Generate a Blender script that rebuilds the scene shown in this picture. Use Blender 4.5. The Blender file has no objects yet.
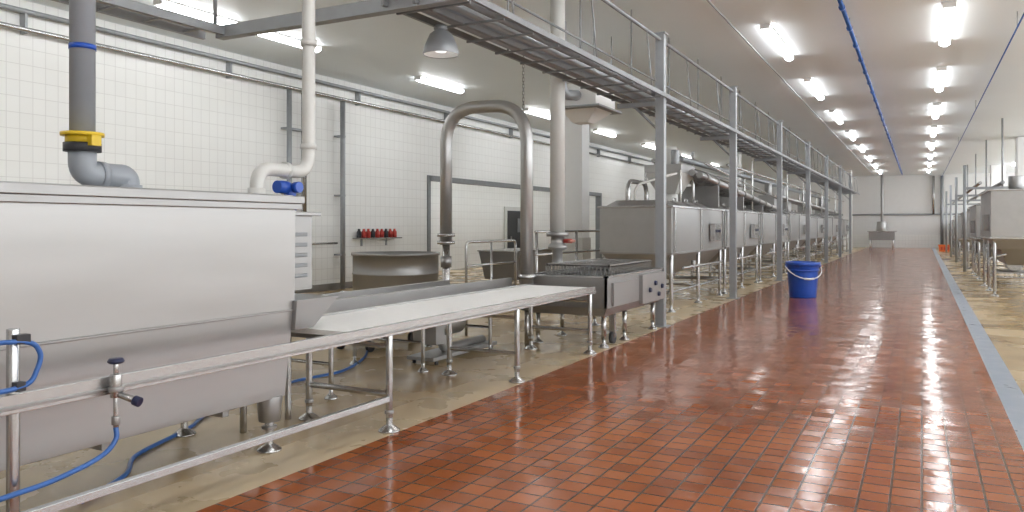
import bpy, bmesh, math, random
from mathutils import Vector, Matrix
random.seed(4)
scene = bpy.context.scene
V = Vector

# ------------------------------------------------------------------ materials
def newmat(name):
    m = bpy.data.materials.new(name); m.use_nodes = True
    nt = m.node_tree
    b = nt.nodes["Principled BSDF"]
    return m, nt, b

def simple(name, col, rough=0.5, metal=0.0, var=0.0, scale=6.0, bump=0.0, rvar=0.0, stretch=(1,1,1)):
    m, nt, b = newmat(name)
    N, L = nt.nodes, nt.links
    b.inputs["Base Color"].default_value = (*col, 1)
    b.inputs["Roughness"].default_value = rough
    b.inputs["Metallic"].default_value = metal
    tc = N.new("ShaderNodeTexCoord"); mp = N.new("ShaderNodeMapping")
    mp.inputs["Scale"].default_value = stretch
    L.new(tc.outputs["Object"], mp.inputs["Vector"])
    nz = N.new("ShaderNodeTexNoise"); nz.inputs["Scale"].default_value = scale
    nz.inputs["Detail"].default_value = 5
    L.new(mp.outputs[0], nz.inputs["Vector"])
    if var > 0:
        mx = N.new("ShaderNodeMix"); mx.data_type = 'RGBA'
        mx.inputs[6].default_value = (*[max(0, c*(1-var)) for c in col], 1)
        mx.inputs[7].default_value = (*[min(1, c*(1+var)) for c in col], 1)
        L.new(nz.outputs["Fac"], mx.inputs[0]); L.new(mx.outputs[2], b.inputs["Base Color"])
    if rvar > 0:
        mr = N.new("ShaderNodeMapRange")
        mr.inputs["From Min"].default_value = .3; mr.inputs["From Max"].default_value = .7
        mr.inputs["To Min"].default_value = max(0.02, rough-rvar); mr.inputs["To Max"].default_value = rough+rvar
        L.new(nz.outputs["Fac"], mr.inputs["Value"]); L.new(mr.outputs[0], b.inputs["Roughness"])
    if bump > 0:
        bp = N.new("ShaderNodeBump"); bp.inputs["Strength"].default_value = bump
        bp.inputs["Distance"].default_value = .01
        L.new(nz.outputs["Fac"], bp.inputs["Height"]); L.new(bp.outputs[0], b.inputs["Normal"])
    return m

STEEL = simple("stainless_steel", (.42,.415,.41), .36, .8, .09, 7, 0, .05, (1,.15,1))
STEELD = simple("stainless_dull", (.34,.335,.33), .40, .8, .12, 3.0, 0, .05)
STEELB = simple("stainless_pipe", (.48,.475,.47), .26, .9, .05, 5)
GALV = simple("galvanised_grey", (.33,.345,.36), .45, .4, .12, 8)
GALVD = simple("galvanised_dark", (.24,.25,.26), .5, .3, .15, 8)
PVCG = simple("grey_pvc", (.30,.32,.35), .35, 0, .08, 5)
WPIPE = simple("cream_pipe", (.60,.595,.57), .35, 0, .06, 4)
CREAM = simple("cream_paint", (.81,.81,.80), .5, 0, .03, 4)
BELT = simple("belt_white", (.90,.89,.87), .45, 0, .05, 14, .1)
DARKB = simple("belt_brown", (.16,.12,.10), .5, 0, .3, 10)
DARK = simple("dark_rubber", (.03,.03,.035), .5)
NAVY = simple("dark_blue_plastic", (.015,.02,.06), .35)
BLUE = simple("blue_plastic", (.012,.075,.42), .3, 0, .08, 3)
BHOSE = simple("blue_hose", (.03,.12,.38), .35)
YEL = simple("yellow_clamp", (.70,.48,.02), .4)
RED = simple("red_plastic", (.45,.04,.03), .4)
RUST = simple("reddish_flange", (.40,.16,.12), .45, .3, .2, 12)
ORANGE = simple("orange_plastic", (.75,.16,.03), .4)
BLACKP = simple("black_door", (.02,.022,.025), .4)
STRIP = simple("drain_strip_paint", (.27,.31,.37), .35, 0, .15, 5, 0, .1)
CEIL = simple("ceiling_paint", (.82,.87,.89), .45, 0, .03, .7)
BLUELINE = simple("blue_pipe", (.02,.10,.36), .4)

def mk_concrete():
    m, nt, b = newmat("wet_beige_concrete"); N, L = nt.nodes, nt.links
    tc = N.new("ShaderNodeTexCoord")
    n1 = N.new("ShaderNodeTexNoise"); n1.inputs["Scale"].default_value = .9; n1.inputs["Detail"].default_value = 7
    n2 = N.new("ShaderNodeTexNoise"); n2.inputs["Scale"].default_value = 30; n2.inputs["Detail"].default_value = 3
    L.new(tc.outputs["Object"], n1.inputs["Vector"]); L.new(tc.outputs["Object"], n2.inputs["Vector"])
    cr = N.new("ShaderNodeValToRGB")
    cr.color_ramp.elements[0].position = .30; cr.color_ramp.elements[0].color = (.34,.225,.11,1)
    cr.color_ramp.elements[1].position = .70; cr.color_ramp.elements[1].color = (.56,.43,.25,1)
    L.new(n1.outputs["Fac"], cr.inputs[0]); L.new(cr.outputs[0], b.inputs["Base Color"])
    mr = N.new("ShaderNodeMapRange"); mr.inputs["From Min"].default_value = .35; mr.inputs["From Max"].default_value = .65
    mr.inputs["To Min"].default_value = .14; mr.inputs["To Max"].default_value = .36
    L.new(n1.outputs["Fac"], mr.inputs["Value"]); L.new(mr.outputs[0], b.inputs["Roughness"])
    bp = N.new("ShaderNodeBump"); bp.inputs["Strength"].default_value = .15; bp.inputs["Distance"].default_value = .004
    L.new(n2.outputs["Fac"], bp.inputs["Height"]); L.new(bp.outputs[0], b.inputs["Normal"])
    return m
CONC = mk_concrete()
EPOXY = simple("beige_epoxy_border", (.53,.42,.27), .30, 0, .12, 2.0, 0, .12)

def mk_redtile():
    m, nt, b = newmat("wet_red_quarry_tile"); N, L = nt.nodes, nt.links
    T = .155
    tc = N.new("ShaderNodeTexCoord")
    br = N.new("ShaderNodeTexBrick"); br.offset = 0; br.squash = 1
    br.inputs["Scale"].default_value = 1; br.inputs["Brick Width"].default_value = T
    br.inputs["Row Height"].default_value = T; br.inputs["Mortar Size"].default_value = .007
    br.inputs["Mortar Smooth"].default_value = .2; br.inputs["Bias"].default_value = 0
    br.inputs["Color1"].default_value = (.40,.120,.038,1); br.inputs["Color2"].default_value = (.29,.078,.025,1)
    br.inputs["Mortar"].default_value = (.12,.062,.036,1)
    L.new(tc.outputs["Object"], br.inputs["Vector"])
    n1 = N.new("ShaderNodeTexNoise"); n1.inputs["Scale"].default_value = .7; n1.inputs["Detail"].default_value = 6
    L.new(tc.outputs["Object"], n1.inputs["Vector"])
    mx = N.new("ShaderNodeMix"); mx.data_type='RGBA'; mx.blend_type='MULTIPLY'
    cr = N.new("ShaderNodeValToRGB")
    cr.color_ramp.elements[0].position=.35; cr.color_ramp.elements[0].color=(.78,.76,.72,1)
    cr.color_ramp.elements[1].position=.65; cr.color_ramp.elements[1].color=(1.05,1.05,1.05,1)
    L.new(n1.outputs["Fac"], cr.inputs[0])
    mx.inputs[0].default_value = 1
    L.new(br.outputs["Color"], mx.inputs[6]); L.new(cr.outputs[0], mx.inputs[7])
    L.new(mx.outputs[2], b.inputs["Base Color"])
    n3 = N.new("ShaderNodeTexNoise"); n3.inputs["Scale"].default_value = 2.2; n3.inputs["Detail"].default_value = 5
    L.new(tc.outputs["Object"], n3.inputs["Vector"])
    mr = N.new("ShaderNodeMapRange"); mr.inputs["From Min"].default_value=.35; mr.inputs["From Max"].default_value=.65
    mr.inputs["To Min"].default_value=.08; mr.inputs["To Max"].default_value=.19
    L.new(n3.outputs["Fac"], mr.inputs["Value"]); L.new(mr.outputs[0], b.inputs["Roughness"])
    sn = N.new("ShaderNodeVectorMath"); sn.operation='SNAP'; sn.inputs[1].default_value=(T,T,T)
    L.new(tc.outputs["Object"], sn.inputs[0])
    wn = N.new("ShaderNodeTexWhiteNoise"); L.new(sn.outputs[0], wn.inputs["Vector"])
    sb = N.new("ShaderNodeVectorMath"); sb.operation='SUBTRACT'; sb.inputs[1].default_value=(.5,.5,.5)
    L.new(wn.outputs["Color"], sb.inputs[0])
    ml = N.new("ShaderNodeVectorMath"); ml.operation='MULTIPLY'; ml.inputs[1].default_value=(.035,.035,0)
    L.new(sb.outputs[0], ml.inputs[0])
    n2 = N.new("ShaderNodeTexNoise"); n2.inputs["Scale"].default_value = 14; n2.inputs["Detail"].default_value=3
    L.new(tc.outputs["Object"], n2.inputs["Vector"])
    ma = N.new("ShaderNodeMath"); ma.operation='MULTIPLY_ADD'; ma.inputs[1].default_value=-1.0
    L.new(br.outputs["Fac"], ma.inputs[0])
    sc = N.new("ShaderNodeMath"); sc.operation='MULTIPLY'; sc.inputs[1].default_value=.4
    L.new(n2.outputs["Fac"], sc.inputs[0]); L.new(sc.outputs[0], ma.inputs[2])
    bp = N.new("ShaderNodeBump"); bp.inputs["Strength"].default_value=.6; bp.inputs["Distance"].default_value=.006
    L.new(ma.outputs[0], bp.inputs["Height"])
    ad = N.new("ShaderNodeVectorMath"); ad.operation='ADD'
    L.new(bp.outputs[0], ad.inputs[0]); L.new(ml.outputs[0], ad.inputs[1])
    nn = N.new("ShaderNodeVectorMath"); nn.operation='NORMALIZE'
    L.new(ad.outputs[0], nn.inputs[0]); L.new(nn.outputs[0], b.inputs["Normal"])
    return m
REDT = mk_redtile()

def mk_walltile(axis):
    m, nt, b = newmat("white_wall_tile_"+axis); N, L = nt.nodes, nt.links
    tc = N.new("ShaderNodeTexCoord")
    sp = N.new("ShaderNodeSeparateXYZ"); cb = N.new("ShaderNodeCombineXYZ")
    L.new(tc.outputs["Object"], sp.inputs[0])
    L.new(sp.outputs["Y" if axis=="y" else "X"], cb.inputs[0]); L.new(sp.outputs["Z"], cb.inputs[1])
    br = N.new("ShaderNodeTexBrick"); br.offset=0
    br.inputs["Scale"].default_value=1; br.inputs["Brick Width"].default_value=.2; br.inputs["Row Height"].default_value=.25
    br.inputs["Mortar Size"].default_value=.005; br.inputs["Mortar Smooth"].default_value=.1
    br.inputs["Color1"].default_value=(.87,.87,.845,1); br.inputs["Color2"].default_value=(.85,.85,.825,1)
    br.inputs["Mortar"].default_value=(.70,.69,.67,1)
    L.new(cb.outputs[0], br.inputs["Vector"]); L.new(br.outputs["Color"], b.inputs["Base Color"])
    b.inputs["Roughness"].default_value=.3
    return m
WT_Y = mk_walltile("y"); WT_X = mk_walltile("x")

def mk_emit(name, s, col=(.96,.98,1.0)):
    m, nt, b = newmat(name)
    b.inputs["Base Color"].default_value=(1,1,1,1)
    b.inputs["Emission Color"].default_value=(*col,1); b.inputs["Emission Strength"].default_value=s
    return m
TUBE = mk_emit("fluorescent_tube", 15)

# ------------------------------------------------------------------ builder
class B:
    def __init__(s, name):
        s.name=name; s.bm=bmesh.new(); s.mats=[]
    def mi(s, m):
        if m not in s.mats: s.mats.append(m)
        return s.mats.index(m)
    def face(s, vs, m, smooth=False):
        try: f=s.bm.faces.new(vs)
        except ValueError: return
        f.material_index=s.mi(m); f.smooth=smooth
    def loft(s, rings, m, smooth=False, cap=True, closed=True):
        R=[[s.bm.verts.new(p) for p in r] for r in rings]
        n=len(R[0])
        for a,b in zip(R[:-1],R[1:]):
            for i in range(n if closed else n-1):
                j=(i+1)%n
                s.face([a[i],a[j],b[j],b[i]], m, smooth)
        if cap:
            s.face(list(reversed(R[0])), m); s.face(R[-1], m)
    def box(s,x0,x1,y0,y1,z0,z1,m):
        x0,x1=sorted((x0,x1)); y0,y1=sorted((y0,y1)); z0,z1=sorted((z0,z1))
        q=[(x0,y0),(x1,y0),(x1,y1),(x0,y1)]
        s.loft([[(x,y,z0) for x,y in q],[(x,y,z1) for x,y in q]], m)
    def taper(s, lo, hi, z0, z1, m, cap=True):
        f=lambda r,z:[(r[0],r[2],z),(r[1],r[2],z),(r[1],r[3],z),(r[0],r[3],z)]
        s.loft([f(lo,z0),f(hi,z1)], m, cap=cap)
    def cyl(s,p0,p1,r0,r1=None,m=None,seg=16,cap=True):
        r1=r0 if r1 is None else r1
        p0,p1=V(p0),V(p1); d=(p1-p0).normalized()
        a=d.orthogonal().normalized(); b=d.cross(a)
        ring=lambda p,r:[p+(a*math.cos(t)+b*math.sin(t))*r for t in [2*math.pi*i/seg for i in range(seg)]]
        s.loft([ring(p0,r0),ring(p1,r1)], m, True, cap)
    def lathe(s,c,prof,m,seg=32,cap=False):
        c=V(c)
        rings=[[c+V((r*math.cos(2*math.pi*i/seg),r*math.sin(2*math.pi*i/seg),z)) for i in range(seg)] for r,z in prof]
        s.loft(rings,m,True,cap)
    def tube(s,pts,r,m,fillet=0.0,seg=12,n=7):
        P=[V(p) for p in pts]
        if fillet>0 and len(P)>2:
            Q=[P[0]]
            for i in range(1,len(P)-1):
                a=(P[i-1]-P[i]); b=(P[i+1]-P[i])
                f=min(fillet,a.length*.49,b.length*.49)
                A=P[i]+a.normalized()*f; C=P[i]+b.normalized()*f
                for k in range(n+1):
                    t=k/n
                    Q.append(A*(1-t)**2+P[i]*2*t*(1-t)+C*t*t)
            Q.append(P[-1]); P=Q
        d=(P[1]-P[0]).normalized(); a=d.orthogonal().normalized()
        rings=[]
        for i,p in enumerate(P):
            if i==0: t=(P[1]-P[0]).normalized()
            elif i==len(P)-1: t=(P[-1]-P[-2]).normalized()
            else: t=((P[i+1]-P[i]).normalized()+(P[i]-P[i-1]).normalized()).normalized()
            a=(a-t*a.dot(t)).normalized(); b=t.cross(a)
            rings.append([p+(a*math.cos(2*math.pi*k/seg)+b*math.sin(2*math.pi*k/seg))*r for k in range(seg)])
        s.loft(rings,m,True,True)
    def spline(s,pts,r,m,seg=10,n=8):
        P=[V(p) for p in pts]; P=[P[0]*2-P[1]]+P+[P[-1]*2-P[-2]]
        Q=[]
        for i in range(1,len(P)-2):
            for k in range(n):
                t=k/n
                Q.append(.5*((2*P[i])+(P[i+1]-P[i-1])*t+(2*P[i-1]-5*P[i]+4*P[i+1]-P[i+2])*t*t+(3*P[i]-P[i-1]-3*P[i+1]+P[i+2])*t**3))
        Q.append(P[-2]); s.tube(Q,r,m,0,seg)
    def foot(s,x,y,m,top=.12,r=.05):
        s.lathe((x,y,0),[(0.001,0),(r*1.15,0),(r*1.15,.012),(r*.7,.035),(r*.35,.05),(r*.35,top)],m,16)
    def done(s,bevel=0.0):
        bmesh.ops.recalc_face_normals(s.bm, faces=s.bm.faces)
        me=bpy.data.meshes.new(s.name); s.bm.to_mesh(me); s.bm.free()
        for m in s.mats: me.materials.append(m)
        o=bpy.data.objects.new(s.name,me); scene.collection.objects.link(o)
        if bevel>0:
            md=o.modifiers.new("bevel",'BEVEL'); md.width=bevel; md.segments=2
            md.limit_method='ANGLE'; md.angle_limit=math.radians(50)
        return o

# ------------------------------------------------------------------ room
YN, YF = -7.0, 60.0
XL, XR, H = -12.3, 8.0, 5.0
HC=H-.004
XE=-3.37
b=B("floor"); b.box(XL-2.2,-3.85,YN,YF,-.1,0,CONC); b.box(.80,XR,YN,YF,-.1,0,CONC)
b.done()
b=B("floor_epoxy_border"); b.box(-3.85,XE,YN,YF,-.1,0,EPOXY); b.done()
b=B("floor_red_tile"); b.box(XE,.60,YN,YF,-.1,0,REDT); b.done()
b=B("floor_drain_strip"); b.box(.60,.80,YN,YF,-.1,.0,STRIP); b.done()
b=B("ceiling"); b.box(XL-2.2,XR+.2,YN-.2,YF+.2,H,H+.15,CEIL); b.done()
b=B("wall_left")
OY0,OY1,OZ=18.2,31.4,2.85
b.box(XL-.2,XL,YN,OY0,0,H,WT_Y); b.box(XL-.2,XL,OY1,YF,0,H,WT_Y); b.box(XL-.2,XL,OY0,OY1,OZ,H,WT_Y)
b.box(XL-2.2,XL-2.0,OY0-.2,OY1+.2,0,H,WT_Y)
b.box(XL-2.0,XL-.2,OY0-.2,OY0,0,H,WT_X); b.box(XL-2.0,XL-.2,OY1,OY1+.2,0,H,WT_X)
b.done()
b=B("trim_opening"); 
b.box(XL-.2,XL+.04,OY0-.08,OY0+.06,0,OZ+.08,GALVD); b.box(XL-.2,XL+.04,OY0,OY1,OZ-.06,OZ+.08,GALVD)
b.box(XL-.2,XL+.04,OY1-.06,OY1+.08,0,OZ+.08,GALVD)
b.done()
b=B("wall_far"); b.box(XL-.2,XR+.2,YF,YF+.2,0,H,CREAM)
b.box(XL,XR,YF-.03,YF,0,.9,WT_X); b.done()
# right wall: out-of-view window openings, added to let in fill light
WZ0,WZ1=1.9,4.75
b=B("wall_right"); b.box(XR,XR+.2,YN,YF,0,WZ0,CREAM); b.box(XR,XR+.2,YN,YF,WZ1,H,CREAM)
wy=YN
fill_openings=[]
while wy<YF-1:
    b.box(XR,XR+.2,wy,wy+.5,WZ0,WZ1,CREAM); fill_openings.append((wy+.5,min(wy+6.7,YF-.3))); wy+=6.7
b.box(XR,XR+.2,YF-.3,YF,WZ0,WZ1,CREAM)
b.done()
for i,(a,c) in enumerate(fill_openings):
    b=B("added_fill_window_%d"%(i+1))  # frames for the added, unseen fill-light openings
    for z in (WZ0,(WZ0+WZ1)/2-.03,WZ1-.06): b.box(XR+.06,XR+.12,a,c,z,z+.06,CREAM)
    for k in range(5):
        y=a+(c-a-.06)*k/4; b.box(XR+.06,XR+.12,y,y+.06,WZ0,WZ1,CREAM)
    b.done()
b=B("wall_near"); b.box(XL-.2,XR+.2,YN-.2,YN,0,H,CREAM); b.done()
b=B("baseboard_left"); b.box(XL,XL+.03,YN,OY0-.1,0,.15,STEELD); b.box(XL,XL+.03,OY1+.1,YF,0,.15,STEELD); b.done()

b=B("door_1")
xd=XL-1.98
b.box(xd,xd+.05,26.3,28.2,0,2.25,WPIPE)
b.box(xd+.05,xd+.07,26.5,28.0,0,2.1,BLACKP)
b.box(xd+.07,xd+.09,27.3,27.85,1.25,1.8,GALVD); b.box(xd+.07,xd+.11,26.7,26.76,.9,1.1,STEEL)
b.done()

# ------------------------------------------------------------------ ceiling lights
def light(x,y,L=2.4,w=.20,z=H):
    b=B("fluorescent_ceiling_light")
    b.box(x-w/2-.01,x+w/2+.01,y-L/2,y+L/2,z-.03,z-.002,CREAM)
    zz=z-.03
    prof=[(-w/2,zz-.005),(w/2,zz-.005),(w/2-.005,zz-.06),(w/2-.06,zz-.09),(-w/2+.06,zz-.09),(-w/2+.005,zz-.06)]
    b.loft([[(x+px,y-L/2,pz) for px,pz in prof],[(x+px,y+L/2,pz) for px,pz in prof]],TUBE)
    b.box(x-w/2-.01,x+w/2+.01,y-L/2-.03,y-L/2,zz-.06,z-.002,CREAM); b.box(x-w/2-.01,x+w/2+.01,y+L/2,y+L/2+.03,zz-.06,z-.002,CREAM)
    b.done()
for i in range(-3,8):
    y=15.3+5.6*i
    light(.38,y,2.8,.17); light(-2.4,y,2.8,.14)
for y in (-1.0,3.0,6.2,8.75,10.8,15.9,21.5,27,32.5,38,44,50):
    light(-10.4,y,1.5 if y<12 and y>7.5 else 1.9,.16)
for i in range(-2,7): light(4.6,12+6.5*i,1.9)
for y in (1.5,13.5,24,36): light(-6.6,y,1.6,.16)
for y in (20,23,26,29.5): light(XL-1.0,y,1.6)  # extra lamps added above the recess to brighten its walls

# ------------------------------------------------------------------ left big tank
def cooking_tank():
    b=B("stainless_brine_tank")
    xf,xb=-3.73,-4.85; y0,y1=.9,3.93
    b.taper((xf-.01,xb,y0,y1),(xf,xb,y0,y1),.94,1.64,STEEL)
    b.taper((xf-.05,xb+.12,y0+.05,y1-.05),(xf-.012,xb,y0,y1-.01),.36,.935,STEEL)
    b.box(xf+.004,xb,y0,y1,.928,.942,STEELD)
    b.box(xf+.03,xb-.03,y0-.03,y1+.03,1.61,1.65,STEELD)
    b.box(xf+.04,xb-.03,y0-.03,y1+.045,1.65,1.70,STEELD)
    b.box(xf-.02,xb+.02,y0,y1,1.70,1.708,STEEL)
    for x in (xf-.12,xb+.17):
        for y in (y1-.12,y0+.3):
            b.cyl((x,y,.2),(x,y,.37),.07,.085,STEELD); b.cyl((x,y,.1),(x,y,.2),.03,None,STEELB)
            b.cyl((x,y,.15),(x,y,.17),.05,None,STEELD); b.foot(x,y,STEELB,.14,.07)
    for y in (1.6,2.6,3.4): b.box(xf-.1,xb+.14,y,y+.05,.31,.36,STEELD)
    b.taper((-3.72,-4.2,y1-.02,y1+.16),(-3.70,-4.25,y1-.02,y1+.40),.80,1.0,STEELD)
    b.box(-4.27,-4.75,3.98,4.68,1.0,1.58,STEELD)
    b.box(-4.23,-4.80,3.97,4.74,1.58,1.61,STEELD)
    for k in range(5): b.box(-4.26,-4.275,4.45,4.62,1.1+.08*k,1.13+.08*k,GALVD)
    b.box(-4.25,-4.28,4.05,4.4,1.1,1.5,STEELD)
    b.tube([(-4.35,4.5,1.0),(-4.35,4.5,.1),(-4.35,4.5,.0)],.025,STEELB); b.tube([(-4.35,4.05,1.0),(-4.35,4.05,.0)],.025,STEELB)
    b.done(.004)
cooking_tank()

# ------------------------------------------------------------------ conveyor table
def conveyor():
    b=B("conveyor_belt_table")
    xn,xf=-3.41,-4.24; y0,y1=1.0,8.55; yb=4.12
    b.box(xn,xn-.035,y0,y1,.70,.785,STEELB)
    b.box(xn+.01,xn-.0,y0,y1,.72,.735,STEELD)
    b.box(xf,xf+.03,yb,y1,.70,.80,STEELB)
    b.box(xn-.035,xf+.03,yb,y1-.12,.745,.782,BELT)
    b.cyl((xn-.035,y1-.12,.75),(xf+.03,y1-.12,.75),.032,None,BELT,20)
    b.cyl((xn-.035,y1-.05,.76),(xf+.03,y1-.05,.76),.02,None,STEELB)
    for y in (4.2,4.9,5.8,6.7,7.6,8.4): b.box(xn-.035,xf,y,y+.04,.70,.74,STEELD)
    for y in (4.58,6.6,8.45):
        for x in (xn-.03,xf+.03):
            b.cyl((x,y,.1),(x,y,.71),.026,None,STEELB)
            b.foot(x,y,STEELB,.15,.07)
            b.cyl((x,y,.13),(x,y,.155),.034,None,STEELD)
        b.cyl((xn-.03,y,.27),(xf+.03,y,.27),.022,None,STEELB)
        b.cyl((xn-.03,y,.62),(xf+.03,y,.62),.018,None,STEELB)
    x=xn-.03
    b.cyl((x,1.93,.1),(x,1.93,1.06),.026,None,STEELB); b.foot(x,1.93,STEELB,.15,.062)
    b.box(xn-.01,xn-.05,y0,4.56,.22,.26,STEELB)
    y=2.36; x=xn+.04
    b.cyl((x,y,.69),(x,y,.80),.026,None,STEELB); b.cyl((x,y,.72),(x,y,.74),.036,None,STEELD)
    b.cyl((x,y,.80),(x,y,.85),.012,None,STEELB)
    b.lathe((x,y,.85),[(.001,0),(.03,0),(.04,.01),(.03,.025),(.001,.028)],NAVY,16)
    b.cyl((x,y,.71),(x+.09,y+.03,.68),.016,None,STEELB); b.cyl((x+.09,y+.03,.68),(x+.12,y+.04,.67),.024,None,NAVY)
    b.cyl((x,y,.54),(x,y,.70),.012,None,STEELB); b.cyl((x,y,.56),(x,y,.60),.02,None,STEELD)
    b.spline([(-3.37,2.36,.55),(-3.36,2.35,.49),(-3.36,2.27,.43),(-3.36,2.05,.385),(-3.36,1.8,.37),(-3.36,1.4,.33)],.012,BHOSE)
    b.spline([(-3.37,1.6,1.02),(-3.37,1.92,1.01),(-3.37,2.00,.96),(-3.37,1.99,.88),(-3.37,1.93,.82),(-3.37,1.7,.81)],.011,BHOSE)
    b.box(-3.36,-3.40,1.90,1.96,1.0,1.04,DARK); b.box(-3.36,-3.40,1.9,1.94,.80,.84,DARK)
    b.done(.003)
conveyor()
b=B("blue_floor_hose")
b.spline([(-4.0,2.6,.016),(-4.2,3.0,.016),(-4.5,3.3,.016),(-4.75,3.9,.016),(-5.0,4.3,.016),(-5.2,5.0,.016),(-5.3,5.6,.016),(-5.25,6.2,.016),(-5.6,7.0,.016),(-6.2,7.8,.016)],.014,BHOSE); b.done()

# ------------------------------------------------------------------ second trough conveyor
def trough():
    b=B("trough_conveyor")
    x0,x1=-4.50,-5.45; y0,y1=4.85,8.5
    b.box(x0,x0-.04,y0,y1,.68,.86,STEELD); b.box(x1,x1+.04,y0,y1,.68,.80,STEEL)
    b.box(x0-.04,x1+.04,y0,y1,.70,.74,DARKB)
    b.box(x0-.3,x0-.34,y0,y1,.74,.80,STEELD); b.box(x0-.34,x0-.62,y0+.2,y1-.4,.74,.78,BELT)
    for y in (5.2,6.6,8.0):
        b.box(x0-.02,x1+.02,y,y+.05,.64,.68,STEELD)
        for x in (x0-.03,x1+.03):
            b.cyl((x,y,.09),(x,y,.68),.022,None,STEELB); b.foot(x,y,STEELB,.13,.05)
        b.cyl((x0-.03,y,.3),(x1+.03,y,.3),.016,None,STEELB)
    b.cyl((-4.75,7.1,.40),(-4.75,7.6,.40),.13,None,STEELD,20); b.cyl((-4.75,7.6,.40),(-4.75,7.68,.40),.07,None,DARK)
    b.box(-4.60,-4.9,6.95,7.12,.22,.68,STEELD)
    b.tube([(-4.75,7.3,.3),(-4.75,7.3,.12),(-4.75,8.2,.12)],.05,STEELD,.1); b.box(-4.6,-4.95,6.9,8.3,.05,.09,STEELD)
    for y in (7.0,8.2):
        for x in (-4.63,-4.92): b.cyl((x,y,.0),(x,y,.06),.02,None,DARK)
    b.done(.003)
trough()
b=B("steel_guard_rail")
b.tube([(-5.5,9.05,0),(-5.5,9.05,1.28),(-5.5,10.5,1.28),(-5.5,10.5,0)],.02,STEELB,.08)
b.cyl((-5.5,9.75,0),(-5.5,9.75,1.28),.016,None,STEELB)
for z in (.6,.95): b.tube([(-5.5,9.05,z),(-5.5,10.5,z)],.015,STEELB)
b.done()
b=B("wheeled_pump_cart")
b.box(-5.75,-6.30,7.25,8.3,.16,.20,STEELD)
b.cyl((-5.95,7.5,.34),(-5.95,8.0,.34),.12,None,STEELD,20); b.cyl((-5.95,8.0,.34),(-5.95,8.1,.34),.17,None,STEELB,24)
b.cyl((-5.95,8.05,.45),(-5.95,8.05,.60),.035,None,STEELB); b.tube([(-5.8,7.3,.2),(-5.8,7.3,.7),(-6.25,7.3,.7),(-6.25,7.3,.2)],.018,STEELB,.08)
for x in (-5.80,-6.25):
    for y in (7.35,8.2): b.cyl((x-.02,y,.07),(x+.02,y,.07),.07,None,DARK,18); b.box(x-.03,x+.03,y-.02,y+.02,.07,.17,STEELB)
b.done(.003)

# arch
b=B("arched_steel_duct")
b.tube([(-4.36,8.63,.45),(-4.36,8.63,3.02),(-5.60,8.7,3.06),(-5.60,8.7,1.25)],.08,STEEL,.50,20,12)
b.lathe((-4.36,8.63,0),[(.09,.84),(.11,.85),(.11,.88),(.09,.9)],STEELB,20)
b.cyl((-4.36,8.63,0),(-4.36,8.63,.45),.03,None,STEELB)
for z in (1.36,1.26): b.cyl((-5.60,8.7,z),(-5.60,8.7,z+.04),.12,None,STEELB,20)
b.cyl((-5.60,8.7,.05),(-5.60,8.7,1.26),.05,.05,STEELB); b.foot(-5.60,8.7,STEELB,.1,.07)
b.cyl((-5.60,8.7,.95),(-5.60,8.7,1.10),.075,None,STEELD)
b.done()

# ------------------------------------------------------------------ grid box
def gridbox():
    b=B("grated_washing_hopper")
    x0,x1=-3.36,-4.46; y0,y1=8.78,11.05
    b.taper((x0-.05,x1+.05,y0+.05,y1),(x0,x1,y0,y1),.40,.50,STEELD)
    b.box(x0,x0-.03,y0,y1,.50,.88,STEELD); b.box(x1,x1+.03,y0,y1,.5,.88,STEELD)
    b.box(x0,x1,y0,y0+.03,.5,.88,STEELD); b.box(x0,x1,y1-.03,y1,.5,.88,STEELD)
    for a in (x0+.015,x1+.035): b.box(a,a-.05,y0-.015,y1+.015,.87,.89,STEELB)
    for a in (y0-.015,y1-.035): b.box(x0+.015,x1-.015,a,a+.05,.87,.89,STEELB)
    b.box(x0-.03,x1+.03,y0+.03,y1-.03,.80,.82,STEELD)
    bx0,bx1,by0,by1=x0-.12,x1+.10,y0+.42,y1-.12
    for (a0,a1,c0,c1) in ((bx0,bx0-.02,by0,by1),(bx1,bx1+.02,by0,by1),(bx0,bx1,by0,by0+.02),(bx0,bx1,by1-.02,by1)):
        b.box(a0,a1,c0,c1,.98,1.01,STEELB); b.box(a0,a1,c0,c1,.86,.875,STEELB)
    y=by0
    while y<by1:
        b.box(bx0,bx1,y,y+.02,.987,.997,STEELB)
        for x in (bx0-.004,bx1+.012): b.box(x,x-.008,y,y+.014,.87,.99,STEELB)
        y+=.055
    x=bx0
    while x>bx1:
        b.box(x,x-.02,by0,by1,.98,.99,STEELB)
        b.box(x,x-.014,by0,by0+.008,.87,.99,STEELB)
        x-=.055
    b.box(x0+.05,x0,10.0,11.03,.45,.84,STEEL)
    b.box(x0+.03,x0,8.95,9.9,.52,.80,STEELD)
    for (y,z) in ((10.30,.62),(10.55,.70),(10.85,.64),(10.7,.54)):
        b.cyl((x0+.05,y,z),(x0+.08,y,z),.036,.028,NAVY,16)
    for y in (8.95,9.7,10.9):
        for x in (x0-.1,x1+.1):
            b.cyl((x,y,.1),(x,y,.41),.03,None,STEELB); b.foot(x,y,STEELB,.12,.06)
    b.cyl((x0-.16,9.35,.08),(x0-.11,9.35,.08),.08,None,DARK,20); b.box(x0-.10,x0-.17,9.32,9.38,.08,.45,STEELB)
    b.done(.0)
gridbox()

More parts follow.
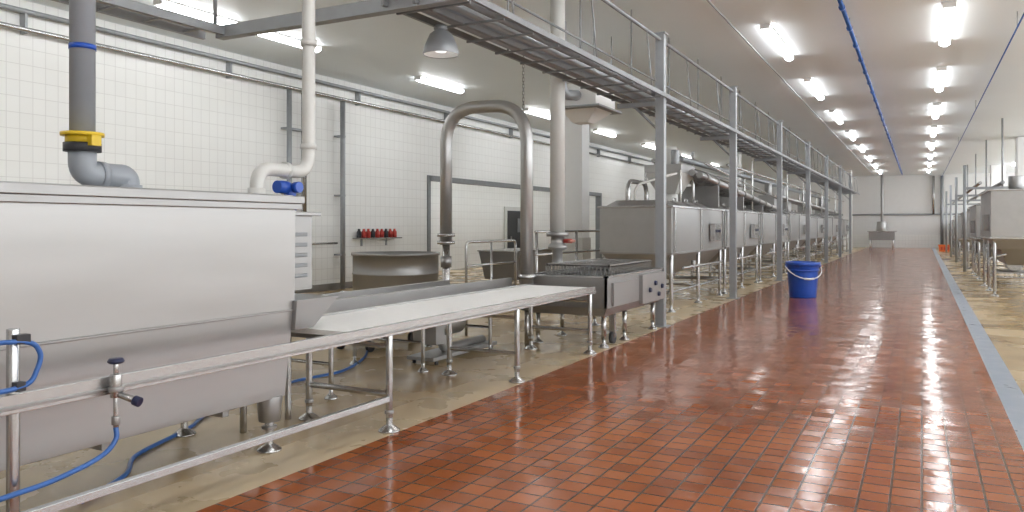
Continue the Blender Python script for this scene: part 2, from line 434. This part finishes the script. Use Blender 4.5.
b=B("vertical_downpipe")
px,py=-4.30,9.42
b.cyl((px,py,1.42),(px,py,HC),.10,None,WPIPE,24)
b.lathe((px,py,0),[(.10,1.42),(.15,1.42),(.15,1.36),(.09,1.36),(.09,1.27),(.13,1.24),(.13,1.20),(.07,1.17),(.07,1.015)],STEELD,24)
b.cyl((px+.09,py,1.30),(px+.2,py+.03,1.30),.03,None,RED,12); b.cyl((px+.2,py-.07,1.30),(px+.2,py+.10,1.30),.02,None,RUST,12)
b.cyl((px,py,1.36),(px,py,1.42),.135,.135,RUST,24)
b.done()
b=B("hanging_chain")
for i in range(62):
    z=1.2+i*.045; a=(i%2)
    x,y=-4.75,9.3
    b.tube([(x-.012*(1-a),y-.012*a,z),(x-.012*(1-a),y-.012*a,z+.05),(x+.012*(1-a),y+.012*a,z+.05),(x+.012*(1-a),y+.012*a,z),(x-.012*(1-a),y-.012*a,z)],.004,GALVD,0,5)
b.done()

# ------------------------------------------------------------------ posts + gantry (narrow)
PY=[11.27,16.3,22.2,28.2,34,40,46]
b=B("overhead_pipe_gantry")
PX=-3.45; GX=-4.13
for y in PY:
    b.box(PX-.065,PX+.065,y-.065,y+.065,0,4.36,GALV)
    b.box(PX-.12,PX+.12,y-.12,y+.12,0,.015,GALV)
    b.box(PX-.09,PX+.09,y-.09,y+.09,4.36,4.38,GALV)
    b.box(PX-.06,GX,y-.03,y+.03,3.30,3.37,GALV)
    b.tube([(PX-.05,y,2.95),(-3.85,y,3.3)],.02,GALV)
for x,z in ((PX+.085,3.44),(GX,3.44),(-3.8,3.42)):
    b.box(x-.016,x+.016,5.4,52,z-.03,z+.03,GALVD)
y=5.6
while y<50:
    b.box(PX+.08,GX,y,y+.025,3.38,3.40,GALVD); y+=.6
b.tube([(PX,5.4,4.28),(PX,50,4.28)],.025,GALVD,0,8)
b.tube([(GX,5.4,4.05),(GX,50,4.05)],.015,GALVD,0,8)
y=5.6
while y<50:
    if abs(y-9.3)>.3: b.tube([(GX,y,3.46),(GX,y,H-.02)],.012,GALVD,0,6)
    b.tube([(PX+.08,y+.8,3.45),(PX,y+.8,4.28)],.010,GALV,0,6)
    y+=2.1
for x,z,r,m in ((-3.50,3.52,.03,STEELB),(-3.60,3.50,.035,GALVD),(-3.86,3.50,.045,PVCG),(-3.96,3.49,.035,GALV),(-4.06,3.50,.035,GALV),(-3.70,3.60,.022,GALVD),(-3.80,3.62,.03,STEELB),(-4.0,3.64,.035,GALV),(-3.72,3.47,.03,GALV)):
    b.tube([(x,5.4,z),(x,50,z)],r,m,0,8)
b.box(PX+.1,-6.25,5.46,5.56,3.38,3.50,GALV); b.tube([(PX,5.75,3.48),(-6.1,5.75,3.48)],.035,STEELB)
b.box(-6.12,-6.16,1.5,5.5,3.40,3.48,GALV); b.box(-6.44,-6.48,1.5,5.5,3.40,3.48,GALV)
for k in range(9): b.box(-6.15,-6.45,1.7+.44*k,1.73+.44*k,3.41,3.43,GALV)
b.tube([(-6.3,1.5,3.47),(-6.3,5.5,3.47)],.035,WPIPE)
b.tube([(-6.3,5.5,3.45),(-6.3,5.5,H-.02)],.02,GALV)
b.done()

b=B("bell_pendant_lamp")
x,y,z=-3.95,6.05,.03
b.lathe((x,y,z),[(.165,3.06),(.17,3.07),(.15,3.15),(.105,3.25),(.06,3.285)],GALV,32)
b.lathe((x,y,z),[(.06,3.285),(.055,3.335),(.02,3.345)],GALVD,24,True)
b.lathe((x,y,z),[(.16,3.065),(.14,3.15),(.095,3.24),(.001,3.27)],CREAM,32)
b.lathe((x,y,z),[(.001,3.08),(.05,3.09),(.07,3.14),(.05,3.20),(.03,3.26)],mk_emit("lamp_bulb",1.0),20)
b.done()

# big grey pipe on tank
b=B("grey_pvc_standpipe")
px,py=-4.3,2.8
b.cyl((px,py,1.98),(px,py,HC),.068,None,PVCG,24)
b.cyl((px,py,2.52),(px,py,2.55),.072,None,BLUE,24)
b.cyl((px,py,1.98),(px,py,2.02),.09,None,YEL,24); b.cyl((px,py,2.02),(px,py,2.04),.115,None,YEL,24)
b.cyl((px,py,1.93),(px,py,1.98),.10,None,DARK,24)
b.box(px+.08,px+.13,py-.03,py+.03,1.96,2.02,YEL)
b.tube([(px,py,1.95),(px,py,1.80),(px,py+.28,1.80),(px,py+.28,1.712)],.075,PVCG,.12,20)
b.cyl((px,py+.09,1.80),(px,py+.13,1.80),.082,None,PVCG,20)
b.cyl((px,py+.28,1.712),(px,py+.28,1.75),.09,None,PVCG,20)
b.done()

b=B("cream_feed_pipe")
px,py=-4.38,4.76
b.tube([(px,py,4.98),(px,py,1.93),(px+.05,py-.60,1.93),(px+.05,py-.60,1.62)],.052,WPIPE,.16,20)
b.cyl((px,py,2.12),(px,py,2.16),.066,None,WPIPE,20); b.cyl((px,py,2.95),(px,py,3.0),.066,None,WPIPE,20)
b.cyl((px+.01,py-.25,1.93),(px+.01,py-.29,1.93),.066,None,WPIPE,20)
b.tube([(px+.05,py-.60,1.78),(px+.05,py-.60,1.62)],.066,WPIPE,0,20)
b.tube([(px+.03,py-.38,1.80),(px+.03,py-.24,1.80),(px+.03,py-.24,1.62)],.048,BLUE,.05,16)
b.cyl((px+.08,py-.24,1.80),(px+.13,py-.24,1.80),.042,None,BLUE,16)
b.done()

# ------------------------------------------------------------------ wall pipes
b=B("wall_conduit")
b.tube([(XL+.12,YN+.2,4.80),(XL+.12,56,4.80)],.04,GALV,0,10)
b.tube([(XL+.12,YN+.2,4.52),(XL+.12,56,4.52)],.04,STEELB,0,10)
y=-5
while y<55: b.box(XL,XL+.14,y,y+.04,4.46,4.84,GALV); y+=4
b.done()
b=B("vertical_wall_pipe")
b.tube([(-12.1,12.55,0.02),(-12.1,12.55,4.45)],.055,GALV,0,12)
b.tube([(-12.1,13.0,1.35),(-12.1,13.0,4.45)],.06,STEELB,0,12)
b.tube([(-12.1,13.0,1.9),(-12.1,13.0,1.2),(-12.1,12.4,1.05),(-12.1,12.4,.1)],.05,STEELB,.15,12)
b.tube([(-12.1,13.0,1.1),(-12.1,14.1,1.1)],.025,STEELB)
for z in (.8,2.2,3.6): b.box(XL,XL+.2,12.5,13.05,z,z+.04,GALV)
b.done()
b=B("vertical_wall_pipe")
b.tube([(-12.1,14.3,0.02),(-12.1,14.3,4.45)],.06,GALV,0,12)
for z in (.8,2.2,3.6): b.box(XL,XL+.22,14.22,14.38,z,z+.04,GALV)
b.done()
b=B("bottle_shelf")
b.box(XL,XL+.25,14.9,16.6,1.18,1.21,STEELB)
for i in range(9):
    y=15.0+i*.18
    m=RED if i%3 else DARK
    b.lathe((XL+.12,y,1.21),[(.001,0),(.06,0),(.06,.14),(.03,.18),(.03,.22),(.001,.22)],m,12)
b.box(XL,XL+.02,15.2,15.26,1.0,1.2,GALV); b.box(XL,XL+.02,16.2,16.26,1.0,1.2,GALV)
b.done()

b=B("round_steel_vat")
c=(-9.3,12.6,0)
b.lathe(c,[(.001,.12),(.80,.14),(.85,.2),(.85,.55),(.865,.56),(.85,.58),(.85,.92),(.88,.92),(.88,.97),(.83,.97),(.83,.25),(.001,.22)],STEELD,40)
for a in range(4):
    x=c[0]+.6*math.cos(a*math.pi/2+.7); y=c[1]+.6*math.sin(a*math.pi/2+.7)
    b.cyl((x,y,0),(x,y,.16),.04,None,STEELB)
b.done()
b=B("square_steel_bin")
b.taper((-7.6,-8.4,14.6,16.2),(-7.5,-8.5,14.5,16.3),.35,.95,STEELD)
b.box(-7.48,-8.52,14.48,16.32,.95,.98,STEELB)
for x in (-7.7,-8.3):
    for y in (14.7,16.1): b.cyl((x,y,0),(x,y,.36),.03,None,STEELB)
b.done(.004)
b=B("steel_guard_rail")
for z in (.6,1.0,1.4): b.tube([(-5.9,12.0,z),(-5.9,17.5,z)],.022,STEELB)
for y in (12.05,13.8,15.6,17.4): b.cyl((-5.9,y,0),(-5.9,y,1.42),.028,None,STEELB)
b.done()

b=B("structural_column"); b.box(-7.75,-8.25,18.5,19.0,0,HC,CREAM); b.box(-7.72,-8.28,18.47,19.03,0,1.2,WPIPE); b.done(.01)
b=B("structural_column"); b.box(-3.9,-4.4,53.0,53.5,0,HC,CREAM); b.done(.01)
b=B("structural_column"); b.box(-7.75,-8.25,38,38.5,0,HC,CREAM); b.done(.01)
b=B("structural_column"); b.box(3.3,4.2,36,36.9,0,HC,CREAM); b.done(.02)
b=B("structural_column"); b.box(3.5,4.2,52,52.7,0,HC,CREAM); b.done(.02)

# ------------------------------------------------------------------ fan unit
b=B("extraction_fan_unit")
x,y,z=-5.35,13.0,3.85
b.box(x-.35,x+.35,y-.45,y+.5,z-.25,z+.15,CREAM)
b.box(x-.45,x+.45,y-.55,y+.6,z-.28,z-.24,GALV)
b.cyl((x+.05,y-.1,z+.15),(x+.05,y-.1,z+.33),.26,.24,CREAM,24)
b.cyl((x+.05,y-.1,z+.33),(x+.05,y-.1,z+.55),.12,.10,GALV,20)
b.taper((x-.2,x+.1,y-.2,y+.1),(x-.34,x+.34,y-.4,y+.4),z-.50,z-.28,CREAM)
b.tube([(x,y-.4,z-.05),(x-.1,y-.9,z-.1),(x-.1,y-.9,HC)],.09,GALV,.2,16)
for dx in (-.3,.3):
    for dy in (-.4,.45): b.cyl((x+dx,y+dy,z+.15),(x+dx,y+dy,HC),.012,None,GALV,8)
b.done(.01)

# ------------------------------------------------------------------ tank row
def rowtank(y0,y1,top=1.86,xs=-3.8,xe=-5.12,first=False):
    b=B("stainless_processing_tank")
    b.box(xs,xe,y0,y1,1.0,top,STEEL)
    b.box(xs+.035,xe-.035,y0-.03,y1+.03,top-.04,top,STEELB)
    b.box(xs+.012,xe-.012,y0-.01,y1+.01,1.0,1.04,STEELD)
    b.taper((xs-.35,xe+.35,y0+.2,y1-.4),(xs-.03,xe+.03,y0+.03,y1-.03),.62,1.0,STEELD)
    b.cyl((xs-.6,(y0+y1)/2,.45),(xs-.6,(y0+y1)/2,.64),.08,.12,STEELB)
    n=3
    for i in range(n):
        y=y0+.15+(y1-y0-.3)*i/(n-1)
        for x in (xs-.05,xe+.05):
            b.cyl((x,y,.12),(x,y,1.0),.035,None,STEELB); b.foot(x,y,STEELB,.14,.07)
        b.cyl((xs-.05,y,.35),(xe+.05,y,.35),.022,None,STEELB)
        b.box(xs+.0,xs+.03,y-.04,y+.04,1.04,top-.04,STEELB)
    b.tube([(xs-.05,y0+.15,.35),(xs-.05,y1-.15,.35)],.022,STEELB)
    k=y0+.1
    while k<y1-.7:
        b.taper((xs-.08,xe+.08,k,k+.6),(xs-.25,xe+.25,k+.08,k+.52),top,top+.10,STEELD)
        b.tube([(xs-.3,k+.2,top+.09),(xs-.3,k+.2,top+.16),(xs-.3,k+.4,top+.16),(xs-.3,k+.4,top+.09)],.012,STEELB,.02,8)
        k+=.8
    b.tube([(xs+.06,y0+.5,.75),(xs+.06,y1-.4,.75)],.028,STEELB)
    b.cyl((xs+.06,y0+1.2,.70),(xs+.06,y0+1.2,.86),.04,None,STEELD)
    b.box(xs+.02,xs+.12,y1-1.3,y1-.8,1.2,1.55,STEELB)
    for q in (0,1,2): b.cyl((xs+.12,y1-1.2+.15*q,1.4),(xs+.14,y1-1.2+.15*q,1.4),.03,None,NAVY,10)
    if first:
        b.tube([(xe+.5,y0+.5,top),(xe+.45,y0+.6,2.25),(xe+1.0,y0+1.4,2.5)],.025,WPIPE,.4)
        b.tube([(xe+.25,y0+.8,top),(xe+.25,y0+.8,2.35),(xe+.25,y0+1.9,2.35),(xe+.25,y0+1.9,top)],.045,STEELB,.25)
        b.taper((-4.35,-4.72,15.2,15.65),(-4.15,-4.9,14.9,15.9),2.15,2.55,WPIPE)
        b.box(-4.15,-4.9,14.9,15.9,2.55,2.72,STEEL)
        b.cyl((-4.52,15.4,2.72),(-4.52,15.4,3.1),.20,.14,WPIPE,20)
        b.cyl((-4.3,15.0,2.72),(-4.3,15.0,3.0),.08,None,GALV,16)
        b.tube([(-4.52,15.4,2.15),(-4.52,15.4,1.9)],.16,WPIPE,0,20)
        for x in (-4.17,-4.88):
            for y in (14.92,15.88): b.cyl((x,y,1.9),(x,y,2.6),.025,None,STEELB)
        for x,r,dz in ((-3.92,.07,.0),(-4.08,.07,.05),(-4.25,.08,.1),(-4.43,.08,.12),(-4.62,.07,.12)):
            b.tube([(x,15.4,2.52+dz),(x,24.5,2.02+dz*.4)],r,STEEL,0,12)
            for k in range(9):
                y=15.8+k*.95; zz=2.52+dz-(y-15.4)*(.5+dz*.6)/9.1
                b.cyl((x,y,zz),(x,y+.07,zz),r+.022,None,STEELD,12)
        for y in (16.6,19.2,21.8): b.box(-3.82,-4.72,y,y+.05,1.88,2.42-(y-15.4)*.055,STEELD)
        b.tube([(-3.82,15.4,2.75),(-3.82,24.5,2.30)],.022,STEELB)
        b.tube([(-4.9,15.5,2.85),(-4.9,19,2.85),(-4.9,30,2.6),(-4.9,48,2.6)],.05,STEELB,.3)
        b.tube([(-4.75,17,3.0),(-4.75,48,3.0)],.07,GALV)
        b.tube([(-3.95,18,2.9),(-3.95,48,2.9)],.03,STEELB)
        for y in (18,24,30,36,42): b.cyl((-4.75,y,1.86),(-4.75,y,3.24),.03,None,STEELB)
        for y in (19,21,25,27,31,33,37,39,43): b.cyl((-3.95,y,1.86),(-3.95,y,3.24),.022,None,STEELB)
        for y in (26,29,35,41): 
            b.box(-4.2,-4.7,y,y+.7,2.0,2.5,STEEL); b.cyl((-4.45,y+.35,2.5),(-4.45,y+.35,2.9),.12,None,STEELD)
        for x in (-4.05,-4.3): b.tube([(x,26,2.45),(x,46,2.2)],.06,STEEL,0,10)
    b.done(.005)
segs=[(13.04,17.0),(17.15,21.2),(21.4,26.0),(26.3,31),(31.3,36.5),(37,43),(43.5,49)]
for i,(a,c) in enumerate(segs): rowtank(a,c,1.86 if i<2 else 1.86+.05*(i%2),first=(i==0))

# ------------------------------------------------------------------ bucket
b=B("blue_bucket")
c=(-2.22,17.3,0)
b.lathe(c,[(.001,.0),(.265,0),(.27,.02),(.315,.62),(.315,.66),(.345,.66),(.35,.74),(.335,.745),(.325,.70),(.26,.04),(.001,.03)],BLUE,40)
b.lathe(c,[(.31,.56),(.33,.56),(.332,.59),(.31,.59)],BLUE,40)
ang=math.radians(30)
R=V((math.cos(ang),math.sin(ang),0)); F=V((math.sin(ang),-math.cos(ang),0))
C=V(c)
for sg in (-1,1):
    p=C+R*sg*.34+V((0,0,.66)); b.cyl(p,p+R*sg*.03,.04,None,BLUE,12)
pts=[]
for i in range(13):
    t=math.pi*i/12
    pts.append(C+R*(-math.cos(t))*.375+F*math.sin(t)*.34+V((0,0,.66-.26*math.sin(t))))
b.tube(pts,.011,CREAM,0,8)
b.tube(pts[5:8],.022,CREAM,0,8)
b.done()

# ------------------------------------------------------------------ right vats
def vat(x0,y0,L=2.6,W=1.3,zb=1.25,zt=2.25):
    b=B("stainless_hopper_vat")
    x1=x0+W; y1=y0+L
    b.taper((x0+.15,x1-.15,y0+.15,y1-.15),(x0,x1,y0,y1),zb,zb+.25,STEELD)
    b.box(x0,x1,y0,y1,zb+.25,zt,STEEL)
    b.box(x0-.04,x1+.04,y0-.04,y1+.04,zt-.03,zt,STEELB)
    b.box(x0-.02,x1+.02,y0-.02,y1+.02,zb+.22,zb+.27,STEELB)
    b.taper((x0+.35,x1-.35,y0+.6,y1-.6),(x0+.2,x1-.2,y0+.3,y1-.3),zb-.35,zb,STEELD)
    for x in (x0+.08,x1-.08):
        for y in (y0+.1,(y0+y1)/2,y1-.1):
            b.cyl((x,y,.1),(x,y,zb+.25),.035,None,STEELB); b.foot(x,y,STEELB,.12,.07)
    for z in (.4,):
        b.tube([(x0+.08,y0+.1,z),(x0+.08,y1-.1,z)],.022,STEELB); b.tube([(x0+.08,y0+.1,z),(x1-.08,y0+.1,z)],.022,STEELB)
    b.cyl((x0+.5,y0+.5,zt),(x0+.5,y0+.5,zt+.3),.14,None,STEELD,20)
    b.box(x0-.10,x0,y0+.5,y0+1.0,zb+.4,zb+.75,STEELD)
    b.tube([(x0+.3,y0+.2,zb-.1),(x0-.02,y0+.2,zb-.2),(x0-.02,y0+.2,.3)],.03,STEELB,.1)
    b.done(.005)
vat(1.30,19.4,3.2,1.3,1.0,2.28); vat(1.34,25.2,3.2,1.4,.9,2.1); vat(1.35,31,3.6,1.5,.8,2.0); vat(1.35,38,4,1.5,.7,1.95); vat(1.4,45,4,1.6,.6,1.8)
b=B("stainless_work_frame")
for x in (1.5,2.6):
    for y in (23.2,24.6): b.cyl((x,y,0),(x,y,.9),.03,None,STEELB)
b.box(1.45,2.65,23.1,24.7,.86,.92,STEELD); b.box(1.5,2.6,23.2,24.6,.3,.34,STEELD)
b.cyl((2.1,23.4,.55),(2.1,24.2,.55),.2,None,STEELB,20)
b.done(.004)
b=B("right_pipe_rack")
for y in (29.5,36.6,43.5,51):
    b.cyl((1.25,y,0),(1.25,y,3.5),.05,None,GALV); b.box(1.2,3.0,y-.03,y+.03,2.7,2.78,GALV)
    b.tube([(2.3,y,2.74),(2.3,y,H-.02)],.03,GALV)
b.tube([(1.6,28,2.84),(1.6,52,2.84)],.05,STEELB); b.tube([(2.2,28,2.84),(2.2,52,2.84)],.06,GALV)
b.done()
b=B("orange_crate"); x,y=.90,52
b.taper((x,x+.6,y,y+.5),(x-.03,x+.63,y-.03,y+.53),0,.4,ORANGE); b.box(x-.05,x+.65,y-.05,y+.55,.35,.4,ORANGE)
for k in range(3): b.box(x+.08+.16*k,x+.18+.16*k,y-.03,y-.02,.1,.28,RED)
b.done(.01)

b=B("far_end_pump_station")
x,y=-2.4,58.2
b.box(x-.8,x+.8,y-.3,y+.5,.55,1.1,STEELD); b.box(x-.9,x+.9,y-.35,y+.55,1.1,1.16,STEELB)
for dx in (-.7,.7):
    for dy in (-.2,.4): b.cyl((x+dx,y+dy,0),(x+dx,y+dy,.56),.05,None,STEELB)
b.tube([(x,y+.3,1.16),(x,y+.3,H-.02)],.09,STEELD,.3,14)
b.cyl((x,y-.1,1.16),(x,y-.1,1.8),.35,.3,STEEL,24)
b.done(.01)
b=B("far_end_steel_cabinet"); b.box(1.6,3.0,58.4,59.4,.1,1.6,STEEL); b.box(1.55,3.05,58.35,59.45,1.6,1.66,STEELB)
b.box(1.7,2.25,58.37,58.4,.2,1.5,STEELD); b.box(2.35,2.9,58.37,58.4,.2,1.5,STEELD); b.box(1.6,3.0,58.4,59.4,0,.1,DARK); b.done(.01)
b=B("far_wall_pipe"); b.tube([(-12,59.85,2.3),(7.8,59.85,2.3)],.06,GALV); b.tube([(1.2,59.8,.0),(1.2,59.8,4.9)],.10,GALV); b.tube([(.7,59.8,2.3),(.7,59.8,4.9)],.08,STEELB); b.done()

b=B("blue_ceiling_pipe"); b.tube([(-1.05,0,4.82),(-1.12,56,4.82)],.034,BLUELINE,0,10)
y=1.5
while y<56: b.cyl((-1.06-.001*y,y,4.82),(-1.06-.001*y,y+.08,4.82),.048,None,BLUELINE,10); b.cyl((-1.06-.001*y,y+.04,4.85),(-1.06-.001*y,y+.04,HC),.01,None,GALV,6); y+=1.4
b.done()
b=B("blue_ceiling_cable"); b.tube([(1.45,0,4.75),(1.15,59.9,4.7)],.014,BLUELINE,0,8)
for y in (5,15,25,35,45,55): b.cyl((1.45-.005*y,y,4.75),(1.45-.005*y,y,HC),.008,None,GALV,6)
b.done()
b=B("ceiling_conduit"); b.tube([(-2.9,-2,4.96),(-2.9,58,4.96)],.014,GALV)
b.done()

# ------------------------------------------------------------------ camera, world
w=bpy.data.worlds.new("world"); scene.world=w; w.use_nodes=True
w.node_tree.nodes["Background"].inputs[0].default_value=(.93,.965,1.0,1)
w.node_tree.nodes["Background"].inputs[1].default_value=5.0
cd=bpy.data.cameras.new("camera"); cam=bpy.data.objects.new("camera",cd); scene.collection.objects.link(cam)
cam.location=(0,0,1.5); cam.rotation_euler=(math.radians(90),0,math.radians(27.9))
cd.sensor_width=36; cd.lens=36*774/1024; cd.shift_y=-30/1024; cd.clip_end=200; cd.clip_start=.05
scene.camera=cam
scene.view_settings.view_transform='Standard'
scene.view_settings.exposure=0.24
